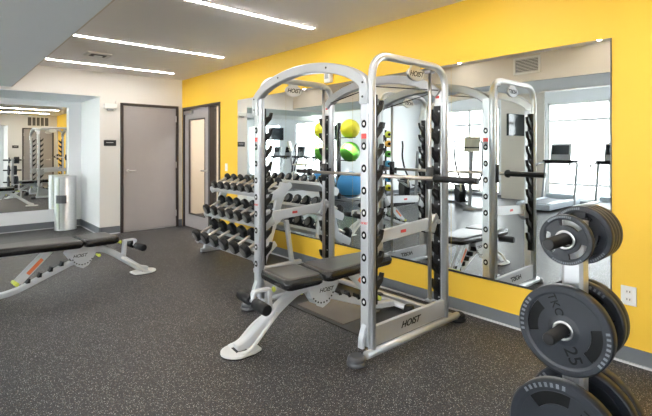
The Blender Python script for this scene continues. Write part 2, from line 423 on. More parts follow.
# side grilles
def grille(name, loc, rz, w, h, label, n, vertical):
    r = empty(name, loc, rz, label, 'vent'); t = .02; b = .028
    f = MB()
    f.box((-w/2, -t, -h/2), (-w/2+b, -.0005, h/2), .003); f.box((w/2-b, -t, -h/2), (w/2, -.0005, h/2), .003)
    f.box((-w/2+b, -t, -h/2), (w/2-b, -.0005, -h/2+b), .003); f.box((-w/2+b, -t, h/2-b), (w/2-b, -.0005, h/2), .003); f.build('vent_frame', 'vent_white', r)
    MB().box((-w/2+b, -.004, -h/2+b), (w/2-b, -.0006, h/2-b)).build('vent_back', 'vent_dark', r)
    s = MB()
    for k in range(n):
        if vertical:
            x = -w/2+b + (w-2*b)*(k+1)/(n+1); s.box((x-.014, -.016, -h/2+b), (x+.014, -.004, h/2-b))
        else:
            z = -h/2+b + (h-2*b)*(k+.5)/n; s.box((-w/2+b, -.012, z-.003), (w/2-b, -.004, z+.003))
    s.build('vent_louver', 'vent_white', r)
    return r
grille('wall_vent', (XS1+.012, 2.67, 2.525), PI/2, .36, .23, 'small white wall vent with fine slats high on the beige soffit', 9, False)
grille('wall_vent', (2.79, YR, 2.43), PI, .70, .36, 'wide white grille with upright bars above the rear door', 4, True)
# fire strobe, plaques, switch, outlet
r = empty('alarm_strobe', (2.15, YB, 2.08), 0, 'white alarm box high on the wall beside the grey door', 'alarm')
MB().box((-.10, -.06, -.005), (.085, -.0005, .075), .008).build('housing', 'white', r)
MB().box((-.055, -.055, -.035), (.045, -.004, -.006), .008).build('lens', 'grey_pl', r)
MB().box((.088, -.03, -.02), (.105, -.0005, .13), .004).build('bracket', 'white', r)
for (x, y, sg, tx, rz) in ((2.15, YB, -1, 'grey door in the far wall', 0), (2.10, YR, 1, 'door in the rear wall', PI)):
    r = empty('door_sign', (x, y, 1.505), rz, 'small black room sign on the wall beside the ' + tx, 'sign')
    MB().box((-.095, -.010, -.048), (.095, -.0005, .048), .003).build('sign_plate', 'plaque', r)
    MB().box((-.06, -.0115, .004), (.05, -.0101, .012)).build('lettering', 'white_ink', r)
r = empty('light_switch', (XR, 6.20, 1.12), -PI/2, 'white light switch on the yellow wall beside the glazed door', 'switch')
MB().box((-.037, -.008, -.06), (.037, -.0005, .06), .003).build('cover_plate', 'white', r)
MB().box((-.012, -.013, -.025), (.012, -.0085, .025), .002).build('rocker', 'vent_white', r)
r = empty('power_outlet', (XR, .86, .44), -PI/2, 'white power outlet low on the yellow wall behind the weight plates', 'outlet')
MB().box((-.044, -.008, -.062), (.044, -.0005, .062), .003).build('cover_plate', 'white', r)
for z in (-.025, .025):
    s = MB(); s.box((-.02, -.0095, z-.015), (.02, -.0081, z+.015), .0005); s.build('socket', 'vent_white', r)
    s = MB(); s.box((-.010, -.0105, z-.004), (-.006, -.0096, z+.008)); s.box((.006, -.0105, z-.004), (.010, -.0096, z+.008)); s.build('slot', 'ink', r)
r = empty('wall_strobe', (XR, 3.78, 2.235), -PI/2, 'small white fire strobe on the yellow wall above the mirror, seen under the arch', 'alarm')
MB().box((-.055, -.05, -.075), (.055, -.0005, .075), .010).build('housing', 'white', r)
MB().box((-.03, -.062, -.03), (.03, -.0505, .03), .004).build('lens', 'grey_pl', r)

# ------------------------------------------------------------------ stainless bin
r = empty('stainless_bin', (1.69, 8.83, 0), 0, 'round brushed steel wipes bin standing in the niche by the mirror', 'bin')
MB().lathe((0, 0, 0), (0, 0, 1), [(0, .172), (.02, .175), (.025, .168), (.91, .168), (.915, .165)], 40).build('body', 'steel', r)
MB().lathe((0, 0, .9152), (0, 0, 1), [(0, .171), (.014, .171), (.020, .165)], 40).build('lid', 'steel', r)
arc = MB(); rr = .1695
vs0 = []
for k in range(13):
    a = math.radians(-158 + k*5.2); vs0.append((math.cos(a)*rr, math.sin(a)*rr))
for (c, s_), (c2, s2) in zip(vs0, vs0[1:]):
    f = arc.bm.faces.new([arc.bm.verts.new((c, s_, .47)), arc.bm.verts.new((c2, s2, .47)), arc.bm.verts.new((c2, s2, .61)), arc.bm.verts.new((c, s_, .61))])
arc.build('label_plate', 'foot_grey', r)
MB().box((-.123, -.124, .03), (-.117, -.110, .9)).build('seam', 'dark_metal', r)

# ------------------------------------------------------------------ smith rack
YA, YZ = 2.00, 3.33       # right and left side frames
XF, XK = 2.166, 3.01     # front and rear round uprights
ZT = 2.03
rack = empty('smith_rack', (2.55, 2.68, 0), 0, 'tall silver squat rack with arched top, guided bar and black hooks', 'squat rack')
OFF = -Vector((2.55, 2.68, 0))
def rb(m, name, mt, parent=rack):
    for v in m.bm.verts: v.co += OFF
    return m.build(name, mt, parent)
def rtext(name, body, size, mt, parent, origin, right, up, shear=0., ext=.001, sx=1.):
    return text(name, body, size, mt, parent, face_mtx(Vector(origin)+OFF, right, up), ext, shear, sx)
for si, y in enumerate((YA, YZ)):
    ins = 1 if si == 0 else -1      # towards the inside of the rack
    m = MB(); m.tube([(XF, y, .07), (XF, y, ZT), (XK, y, ZT), (XK, y, .07)], .027, .17, 18, up=(0, 1, 0), seg=10)
    fr = rb(m, 'side_frame', 'silver')
    m = MB(); m.tube([(XF-.07, y-ins*.012, .052), (XK+.16, y-ins*.012, .052)], .027, 0, 16, up=(0, 0, 1))
    rb(m, 'base_tube', 'silver')
    m = MB(); m.bar([(XF+.02, y+ins*.005, .150), (XK-.02, y+ins*.005, .150)], .030, .135)
    bb = rb(m, 'base_beam', 'silver')
    rtext('logo', 'HOIST', .064, 'ink', bb, (2.56, y-.0115 if si == 0 else y-.0215, .152), (1, 0, 0), (0, 0, 1), shear=.4, sx=1.15)
    for x in (XF-.125, XK+.185):
        m = MB(); m.lathe((x, y+(.02 if x < 2.3 else 0), .0005), (0, 0, 1), [(0, .064), (.018, .066), (.024, .058), (.030, .058), (.034, .061), (.050, .057), (.060, .042)], 26)
        rb(m, 'rubber_foot', 'foot_grey' if x < 2.3 else 'rubber')
    # perforated posts (flat faces with numbered holes) and their grommets
    yp = y+.050
    for (xc, z0, z1, fx) in ((XF, .079, 1.80, -1), (XK, .079, 1.86, 1)):
        m = MB(); m.box((xc-.024, yp-.034, z0), (xc+.024, yp+.034, z1), .006)
        p = rb(m, 'perforated_post', 'silver')
        first = None
        for k in range(9):
            z = 1.565-.149*k
            if first is None:
                g = MB(); g.lathe((0, 0, 0), (fx, 0, 0), [(0, .022), (.003, .021), (.004, .012), (.0005, .010)], 18)
                g.lathe((fx*.0006, 0, 0), (fx, 0, 0), [(0, .0095), (.003, .0085)], 12, mi=1)
                for v in g.bm.verts: v.co.z *= 1.25
                first = g.build('hole_trim', ['ink', 'white'], p); h = first
            else:
                h = first.copy(); COL.objects.link(h); h.parent = p
            h.location = Vector((xc+fx*.0242, yp, z))+OFF
        g = MB(); g.box((xc+fx*.0242-.001, yp-.024, 1.465), (xc+fx*.0242+.001, yp+.024, 1.50)); rb(g, 'warning_label', 'red', p)
        g = MB(); g.box((xc+fx*.0242-.001, yp-.024, 1.395), (xc+fx*.0242+.001, yp+.024, 1.464)); rb(g, 'data_label', 'grey_pl', p)
        if fx < 0:
            rtext('brand_decal', 'HOIST', .022, 'red', p, (xc-.0250, yp, .90), (0, -1, 0), (0, 0, 1), shear=.3)
            g = MB(); g.bar([(xc-.010, yp, .22), (xc-.045, yp, .15), (xc-.05, yp, .075)], .044, .030, .05, up=(1, 0, 0)); rb(g, 'gusset', 'silver')
        else:
            g = MB(); g.box((xc-.0255, yp-.022, 1.76), (xc-.0242, yp+.022, 1.83)); rb(g, 'info_label', 'white', p)
            g = MB(); g.box((xc-.0262, yp-.016, 1.80), (xc-.0256, yp+.016, 1.82)); rb(g, 'warning_strip', 'red', p)
    # black hook ladders: saw teeth facing each other
    for (xc, dirx, ztop, zbot) in ((XF+.0245, 1, 1.76, .36), (XK-.0245, -1, 1.74, .20)):
        yl = yp if dirx < 0 else y+.014
        if dirx > 0: xc += .004
        m = MB(); m.box((min(xc, xc+dirx*.012), yl-.030, zbot), (max(xc, xc+dirx*.012), yl+.030, ztop), .003)
        z = ztop-.10
        while z > zbot+.02:
            poly = [(0, -.062), (.070, .006), (.086, .064), (.068, .068), (.052, .036), (0, .014)]
            pts = [(xc+dirx*(.010+a), yl-.015, z+b) for a, b in poly]
            m.prism(pts, (0, .030, 0), .0025)
            z -= .1465
        lad = rb(m, 'hook_ladder', 'black')
        if dirx < 0:
            z = ztop-.045; first = None
            while z > zbot+.02:
                if first is None:
                    g = MB(); g.cyl((0, 0, 0), (-.002, 0, 0), .007, n=10); first = h = g.build('bolt', 'steel', lad)
                else:
                    h = first.copy(); COL.objects.link(h); h.parent = lad
                h.location = Vector((xc-.012, yp-.020, z))+OFF
                z -= .1465
    # chrome guide rod
    m = MB(); m.cyl((2.865, y+ins*.04, .225), (2.865, y+ins*.04, ZT-.03), .0145)
    rb(m, 'guide_rod', 'chrome')
    for z0, z1 in ((.218, .236), (ZT-.05, ZT-.026)):
        m = MB(); m.box((2.835, y+ins*.04-.028, z0), (2.895, y+ins*.04+.028, z1), .004)
        rb(m, 'rod_bracket', 'silver_dark')
    # spotter arm
    yy = y+(.060 if si == 0 else .030)
    m = MB(); m.bar([(XF+.095, yy, .785), (XK-.11, yy, .82)], .030, .085)
    sp = rb(m, 'spotter_arm', 'silver')
    m = MB(); m.prism([(XF+.02, yy-.03, .81), (XF+.10, yy-.03, .85), (XF+.15, yy-.03, .72), (XF+.07, yy-.03, .67), (XF+.02, yy-.03, .70)], (0, .06, 0), .006); rb(m, 'arm_end', 'silver_dark', sp)
    m = MB(); m.prism([(XK-.07, yy-.03, .90), (XK-.03, yy-.03, .86), (XK-.09, yy-.03, .74), (XK-.17, yy-.03, .76)], (0, .06, 0), .006)
    m.cyl((XK-.06, yy-.05, .83), (XK-.06, yy+.05, .83), .018)
    rb(m, 'arm_end', 'silver_dark', sp)
    g = MB(); g.box((2.52, yy-.0165, .790), (2.58, yy-.0155, .812)); rb(g, 'decal', 'red', sp)
# arches joining the two frames
for (xa, nm) in ((XF-.012, 'front'), (XK-.01, 'rear')):
    pts = []
    hw = (YZ-YA)/2+.004; yc = (YZ+YA)/2+.047
    if nm == 'front': pts.append((xa, yc-hw, 1.70))
    for k in range(29):
        t = -1 + 2*k/28
        z = 2.015 - .135*t*t - .045*t**8
        pts.append((xa, yc+t*hw, z))
    if nm == 'front': pts.append((xa, yc+hw, 1.70))
    else: pts = [p for p in pts]
    m = MB(); m.bar(pts, .060, .078, up=(0, 0, 1)) if False else None
    # sweep with the width along x
    m = MB(); a, b, c = .033, .037, .006
    prof = [(-b+c, -a), (b-c, -a), (b, -a+c), (b, a-c), (b-c, a), (-b+c, a), (-b, a-c), (-b, -a+c)]
    if nm == 'front':
        P = roundpath(pts, .08, 5)
    else: P = pts
    m.sweep(P, prof, up=(1, 0, 0), smooth=False)
    ar = rb(m, 'top_arch', 'silver' if nm == 'front' else 'silver_dark')
    if nm == 'front':
        for (y, z) in ((yc-hw, 1.745), (yc-hw, 1.84), (yc+hw, 1.745), (yc+hw, 1.84), (yc-.45*hw, 1.988), (yc+.45*hw, 1.988)):
            g = MB(); g.cyl((xa-.0332, y, z), (xa-.037, y, z), .008, n=12); rb(g, 'bolt', 'foot_grey', ar)
    else:
        m = MB(); m.bar([(xa-.036, YA+.03, 1.86), (xa-.036, yc, 1.965), (xa-.036, YZ-.03, 1.86)], .004, .010); rb(m, 'cable_strip', 'black', ar)
# logo badges under the side frame tops
for (y, f) in ((YA, -1), (YZ, -1)):
    xb = 2.63 if y == YA else 2.52
    m = MB()
    m.lathe((xb, y-.012, ZT-.085), (0, 1, 0), [(0, .09), (.004, .094), (.02, .094), (.024, .09)], 32)
    for v in m.bm.verts: v.co.z = (v.co.z-(ZT-.085))*.55+(ZT-.085)
    m.box((xb-.05, y-.008, ZT-.045), (xb+.05, y+.010, ZT-.02))
    b = rb(m, 'logo_badge', 'white' if y == YZ else 'steel')
    rtext('logo', 'HOIST', .055, 'ink', b, (xb, y-.0125, ZT-.086), (1, 0, 0), (0, 0, 1), shear=.35, sx=1.)
# the guided bar
XB, ZB = 2.825, 1.172
m = MB(); m.cyl((XB, YA-.04, ZB), (XB, YZ+.12, ZB), .015)
bar = rb(m, 'barbell', 'bronze')
for (a, b) in ((YA-.035, 1.61), (YZ+.11, 3.65)):
    s_ = 1 if b > a else -1
    m = MB(); m.lathe((XB, a, ZB), (0, s_, 0), [(0, .030), (.012, .036), (.03, .036), (.034, .024), (abs(b-a)-.01, .024), (abs(b-a), .022)], 22)
    rb(m, 'bar_sleeve', 'rubber', bar)
for y, ins in ((YA, 1), (YZ, -1)):
    yy = y+ins*.04
    m = MB(); m.lathe((XB+.04, yy, ZB-.085), (0, 0, 1), [(0, .024), (.005, .028), (.165, .028), (.17, .024)], 20)
    m.prism([(XB+.01, yy+ins*.030, ZB-.05), (XB+.09, yy+ins*.030, ZB-.02), (XB+.10, yy+ins*.030, ZB+.04), (XB+.085, yy+ins*.030, ZB+.04), (XB+.07, yy+ins*.030, ZB+.01), (XB+.01, yy+ins*.030, ZB+.02)], (0, ins*.014, 0))
    rb(m, 'bar_carriage', 'dark_metal', bar)
# rear crossbars low on the rack
m = MB(); m.bar([(XK+.08, YA, .06), (XK+.08, YZ, .06)], .05, .04); rb(m, 'crossbar', 'silver')

# platform mat inside the rack
o = MB().box((2.36, YA+.045, .0005), (3.30, YZ-.045, .012), .003).build('rubber_mat', 'mat_rubber')
tag(o, 'black rubber mat lying on the floor between the rack frames', 'mat')
o = MB().box((2.40, 2.52, .0125), (2.83, 3.12, .020), .002).build('floor_panel', 'brown_panel')
tag(o, 'brown panel lying on the black mat under the flat bench', 'panel')

# ------------------------------------------------------------------ adjustable benches
def make_bench(label):
    r = empty('weight_bench', (0, 0, 0), 0, label, 'weight bench', 'adjustable weight benches')
    # pads: local +X = front foot end
    def pad(name, x0, x1, w0, w1, z0, z1, tilt=0, mt='vinyl'):
        m = MB(); n = 5; T = z1-z0
        pts = []
        def prof(x, w):
            return w
        poly = []
        rc = .05
        def corner(cx, cy, a0):
            return [(cx+rc*math.cos(a0+k*PI/2/n), cy+rc*math.sin(a0+k*PI/2/n)) for k in range(n+1)]
        poly += corner(x1-rc, w1/2-rc, 0); poly += corner(x0+rc, w0/2-rc, PI/2)
        poly += corner(x0+rc, -w0/2+rc, PI); poly += corner(x1-rc, -w1/2+rc, 3*PI/2)
        cxm = (x0+x1)/2
        rings = []
        for (zz, ins) in ((0, .014), (T*.15, .002), (T*.5, -.002), (T*.8, .004), (T*.95, .018), (T, .045)):
            ring = []
            for (x, y) in poly:
                dx, dy = x-cxm, y; L = math.hypot(dx, dy)
                sx = 1-ins/((x1-x0)/2); sy = 1-ins/(max(w0, w1)/2)
                ring.append(m.bm.verts.new((cxm+dx*sx, dy*sy, z0+zz)))
            rings.append(ring)
        K = len(poly)
        for A, B in zip(rings, rings[1:]):
            for j in range(K):
                f = m.bm.faces.new((A[j], A[(j+1) % K], B[(j+1) % K], B[j])); f.smooth = True
        m.bm.faces.new(list(reversed(rings[0]))); m.bm.faces.new(rings[-1])
        for v in m.bm.verts:
            v.co.z += (v.co.x-x1)*tilt
        for f in m.bm.faces:
            if f.calc_center_median().z > z0+T*.9+(f.calc_center_median().x-x1)*tilt: f.material_index = 1  # top faces take the paler colour that stands for reflected light
        return m.build(name, [mt, 'vinyl_lit'], r)
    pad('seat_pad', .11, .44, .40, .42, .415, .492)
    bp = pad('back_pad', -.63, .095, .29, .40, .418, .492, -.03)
    # frame: front arm down to the foot plate
    m = MB()
    m.bar([(.08, 0, .350), (.22, 0, .355), (.36, 0, .275), (.64, 0, .060), (.72, 0, .036)], .07, .064, .10, up=(0, 0, 1))
    m.build('front_arm', 'bench_silver', r)
    m = MB()
    # foot plate ring
    P = [(.62, .0)]
    outer = [(.56, -.07), (.62, -.098)] + [(.70+.125*math.cos(math.radians(t)), .112*math.sin(math.radians(t))) for t in range(-75, 76, 15)] + [(.62, .098), (.56, .07)]
    m.prism([(x, y, .004) for x, y in outer], (0, 0, .018), .004)
    m.tube([(.42, -.045, .225), (.55, -.085, .135), (.66, -.092, .030), (.74, -.075, .026)], .013, .04, 10)
    m.tube([(.42, .045, .225), (.55, .085, .135), (.66, .092, .030), (.74, .075, .026)], .013, .04, 10)
    fp = m.build('foot_plate', 'white', r)
    m = MB(); m.box((.655, -.045, .0221), (.735, .045, .0245), .001); m.build('foot_hole_patch', 'rubber', fp)  # dark patch: the plate's shaded hole put in as colour, not cut
    m = MB(); m.prism([(x*1.01-.005, y*1.04, .0005) for x, y in outer], (0, 0, .006)); m.build('foot_pad', 'rubber', fp)
    # long low beam to the rear foot
    m = MB(); m.bar([(.12, 0, .290), (-.04, 0, .262), (-.30, 0, .165), (-.55, 0, .070), (-.74, 0, .055)], .060, .050, .08)
    m.build('rear_beam', 'bench_silver', r)
    m = MB(); m.tube([(-.76, -.16, .05), (-.76, .16, .05)], .024, 0, 14); cr = m.build('rear_foot_bar', 'bench_silver', r)
    for y in (-.19, .19):
        m = MB(); m.lathe((-.76, y, .0005), (0, 0, 1), [(0, .052), (.03, .053), (.05, .045), (.078, .040), (.085, .03)], 20); m.build('rubber_foot', 'rubber', cr)
    # pegs of the adjustment rack
    for k in range(5):
        x = -.06-k*.095; z = .292+(x+.04)*.374
        m = MB(); m.prism([(x-.018, -.032, z-.01), (x+.014, -.032, z-.01), (x+.018, -.032, z+.03), (x+.004, -.032, z+.034), (x-.004, -.032, z+.012)], (0, .064, 0), .002)
        m.build('adjustment_peg', 'black', r)
    # strut from the back pad down to the pegs
    m = MB()
    for y in (-.04, .04): m.bar([(-.26, y, .415), (-.52, y, .155)], .010, .055, up=(0, 0, 1))
    m.cyl((-.52, -.055, .155), (-.52, .055, .155), .012)
    st = m.build('back_strut', 'bench_silver', r)
    m = MB()
    for y, e in ((-.0455, -.001), (.0455, .001)): m.bar([(-.33, y, .345), (-.45, y, .225)], .001, .034)
    m.build('decal', 'orange', st)
    m = MB(); m.cyl((-.54, -.07, .15), (-.54, .07, .15), .018); m.build('pop_pin', 'yellow_pl', st)
    # pad carrier
    m = MB(); m.bar([(.08, 0, .405), (-.62, 0, .425)], .05, .03); m.build('pad_rail', 'bench_silver', r)
    m = MB(); m.bar([(.10, 0, .400), (.42, 0, .395)], .05, .028); m.cyl((.13, 0, .33), (.13, 0, .41), .03); m.build('seat_rail', 'bench_silver', r)
    # hub plates with holes and logo
    m = MB()
    for y in (-.052, .046):
        m.prism([(.17, y, .395), (-.10, y, .405), (-.12, y, .35), (-.03, y, .215), (.03, y, .185), (.085, y, .21), (.15, y, .31)], (0, .006, 0), .001)
    m.cyl((.10, -.056, .37), (.10, .056, .37), .020); m.cyl((-.06, -.056, .37), (-.06, .056, .37), .014)
    hb = m.build('hub_plate', 'bench_silver', r)
    g = MB()
    for k in range(9):
        a = math.radians(205+k*15); 
        for y in (-.0525, .0525):
            g.cyl((.03+.105*math.cos(a), y, .33+.105*math.sin(a)), (.03+.105*math.cos(a), y*1.03, .33+.105*math.sin(a)), .007, n=8)
    g.build('hole_row', 'ink', hb)['kind'] = 'stuff'
    for s_ in (-1, 1):
        text('logo', 'HOIST', .045, 'ink', hb, face_mtx((.0, s_*.0528, .318), (1, 0, 0) if s_ < 0 else (-1, 0, 0), (0, 0, 1)), .0005, .35)
    m = MB(); m.cyl((.17, -.03, .30), (.17, -.085, .30), .012); m.ball((.17, -.095, .30), .018, 2); m.build('pull_knob', 'yellow_pl', r)
    # roller post with foam rollers
    m = MB(); m.bar([(.46, 0, .20), (.475, 0, .40)], .055, .035, up=(1, 0, 0)); m.bar([(.475, 0, .395), (.59, 0, .395), (.59, 0, .33)], .05, .02, .02)
    po = m.build('roller_post', 'bench_silver', r)
    m = MB(); m.cyl((.59, -.20, .325), (.59, .20, .325), .012); m.build('roller_axle', 'steel', po)
    for s_ in (-1, 1):
        m = MB(); m.lathe((.59, s_*.035, .325), (0, s_, 0), [(0, .030), (.006, .038), (.168, .038), (.175, .030)], 20); m.build('foam_roller', 'rubber', po)
    m = MB(); m.cyl((.41, 0, .385), (.355, 0, .385), .008); m.lathe((.44, 0, .385), (-1, 0, 0), [(0, .010), (.01, .022), (.03, .010)], 12); m.build('roller_pin', 'yellow_pl', po)
    return r
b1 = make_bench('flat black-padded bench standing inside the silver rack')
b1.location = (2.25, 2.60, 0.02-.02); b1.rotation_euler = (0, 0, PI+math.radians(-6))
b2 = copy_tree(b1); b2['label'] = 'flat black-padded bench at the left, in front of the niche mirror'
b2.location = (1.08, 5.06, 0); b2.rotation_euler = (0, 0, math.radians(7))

for ch in D.objects:
    if ch.parent == b2 and ch.name.split('.')[0] in ('seat_pad', 'back_pad', 'seat_rail', 'pad_rail'): ch.location.x -= .10
# ------------------------------------------------------------------ dumbbell rack
TILT = math.radians(25)
tiers = [(2.64, .16), (2.765, .50), (2.86, .83)]
y0, y1 = 4.22, 5.64
dr = empty('dumbbell_rack', (2.95, 5.01, 0), 0, 'three-tier silver rack full of dumbbells below the yellow wall', 'dumbbell rack')
OFF2 = -Vector((2.95, 5.01, 0))
def db(m, name, mt, parent=dr):
    for v in m.bm.verts: v.co += OFF2
    return m.build(name, mt, parent)
ct, st_ = math.cos(TILT), math.sin(TILT)
for y in (y0+.04, y1-.04):
    m = MB()
    m.bar([(2.68, y, .035), (3.33, y, .035)], .055, .050)
    m.bar([(2.76, y, .05), (3.08, y, 1.00)], .045, .10, up=(1, 0, 0))
    m.bar([(3.20, y, .05), (3.12, y, .55)], .05, .05, up=(1, 0, 0))
    up = db(m, 'end_frame', 'silver')
    m = MB(); m.lathe((2.71, y, .0005), (0, 0, 1), [(0, .04), (.008, .04), (.0095, .03)], 16); db(m, 'floor_glide', 'rubber', up); m = MB(); m.lathe((3.3, y, .0005), (0, 0, 1), [(0, .04), (.008, .04), (.0095, .03)], 16)
    db(m, 'floor_glide', 'rubber', up)
for i, (xf, zf) in enumerate(tiers):
    m = MB()
    # front lip: rounded silver channel, rear lip, shallow pan
    a = V(xf, 0, zf); e = V(ct, 0, st_); n = V(-st_, 0, ct)
    def q(s, t, y): p = a+e*s+n*t; return (p.x, y, p.z)
    m.prism([q(0, -.01, y0), q(.0, .034, y0), q(.012, .040, y0), q(.022, .034, y0), q(.022, .006, y0), q(.27, .006, y0), q(.27, .03, y0), q(.285, .03, y0), q(.285, -.012, y0), q(.02, -.018, y0)], (0, y1-y0, 0), .002)
    tr = db(m, 'tray', 'silver')
    for y, s_ in ((y0, -1), (y1, 1)):
        m = MB(); m.prism([q(-.01, -.035, y), q(-.018, .02, y), q(.0, .055, y), q(.20, .065, y), q(.33, .05, y), q(.34, -.02, y), q(.2, -.05, y)], (0, s_*.012, 0), .004)
        db(m, 'end_cap', 'silver', tr)
    m = MB(); m.box((0, 0, 0), (.001, .001, .001))
    # saddles under the handles
    sm = MB()
    sm.prism([q(.07, .0065, y0+.02), q(.07, .03, y0+.02), q(.085, .034, y0+.02), q(.10, .03, y0+.02), q(.10, .0065, y0+.02)], (0, y1-y0-.04, 0))
    sm.prism([q(.18, .0065, y0+.02), q(.18, .03, y0+.02), q(.195, .034, y0+.02), q(.21, .03, y0+.02), q(.21, .0065, y0+.02)], (0, y1-y0-.04, 0))
    db(sm, 'saddle_rail', 'rubber', tr)
    m.bm.free()
ORD = ['first', 'second', 'third', 'fourth', 'fifth', 'sixth', 'seventh', 'eighth', 'ninth', 'tenth']
TN = ['bottom', 'middle', 'top']
spec = [(6, .082, .35, .080), (7, .069, .31, .068), (8, .056, .27, .056)]
for i, (cnt, hr, ln, hl) in enumerate(spec):
    xf, zf = tiers[i]; proto = None
    nrm = V(-st_, 0, ct); e = V(ct, 0, st_)
    for k in range(cnt):
        y = y1 - .10 - (y1-y0-.20)*k/(cnt-1)
        c = V(xf, 0, zf) + e*.138 + nrm*(.035+hr*.92); c.y = y
        if proto is None:
            r = empty('dumbbell', c, 0)
            m = MB(); m.lathe((-ln/2+hl*.7, 0, 0), (1, 0, 0), [(0, .015), (.02, .016), (ln/2-hl*.7, .019), (ln-hl*1.4-.02, .016), (ln-hl*1.4, .015)], 14); m.build('handle', 'bronze', r)
            for s_ in (-1, 1):
                m = MB(); m.lathe((s_*ln/2, 0, 0), (-s_, 0, 0), [(0, hr*.80), (.010, hr), (hl-.02, hr), (hl-.004, hr*.72), (hl, hr*.5)], 12)
                for f in m.bm.faces: f.smooth = False
                hd = m.build('head', 'rubber', r)
                m = MB(); m.lathe((s_*(ln/2+.0005), 0, 0), (s_, 0, 0), [(0, hr*.66), (.003, hr*.62), (.0031, hr*.1)], 20); m.build('head_cap', 'headcap', hd)
            proto = r
        else:
            r = copy_tree(proto); r.location = c
        r.rotation_euler = (0, -TILT, 0)
        sz = ['large', 'medium', 'small'][i]
        which = ORD[k] + ' from the left' if k <= cnt//2 else (ORD[cnt-1-k] + ' from the right')
        if k == 0: which = 'leftmost'
        if k == cnt-1: which = 'rightmost'
        tag(r, '%s black dumbbell, %s on the %s tier of the rack' % (sz, which, TN[i]), 'dumbbell', 'dumbbells on the %s tier' % TN[i])

# ------------------------------------------------------------------ plate tree and plates
TX, TY = 1.84, .642
tree = empty('plate_tree', (TX, TY, 0), 0, 'silver upright plate tree with black pegs at the right edge', 'plate rack')
m = MB(); m.bar([(0, 0, .05), (0, 0, 1.12)], .075, .075, up=(1, 0, 0)); m.build('post', 'silver', tree)
m = MB(); m.bar([(-.28, 0, .03), (.28, 0, .03)], .06, .05); m.bar([(0, -.26, .03), (0, .26, .03)], .06, .05); bs = m.build('base', 'silver', tree)
for x, y in ((-.28, 0), (.28, 0), (0, -.26), (0, .26)):
    m = MB(); m.lathe((x, y, .0003), (0, 0, 1), [(0, .045), (.055, .045), (.06, .035)], 18); m.build('rubber_foot', 'rubber', bs)
pegs = [1.062, .732, .345]
for z in pegs:
    for s_ in (-1, 1):
        m = MB(); m.lathe((s_*.037, 0, z), (s_, 0, 0), [(0, .030), (.006, .030), (.008, .022), (.205, .022), (.213, .017)], 24); m.build('peg', 'rubber', tree)
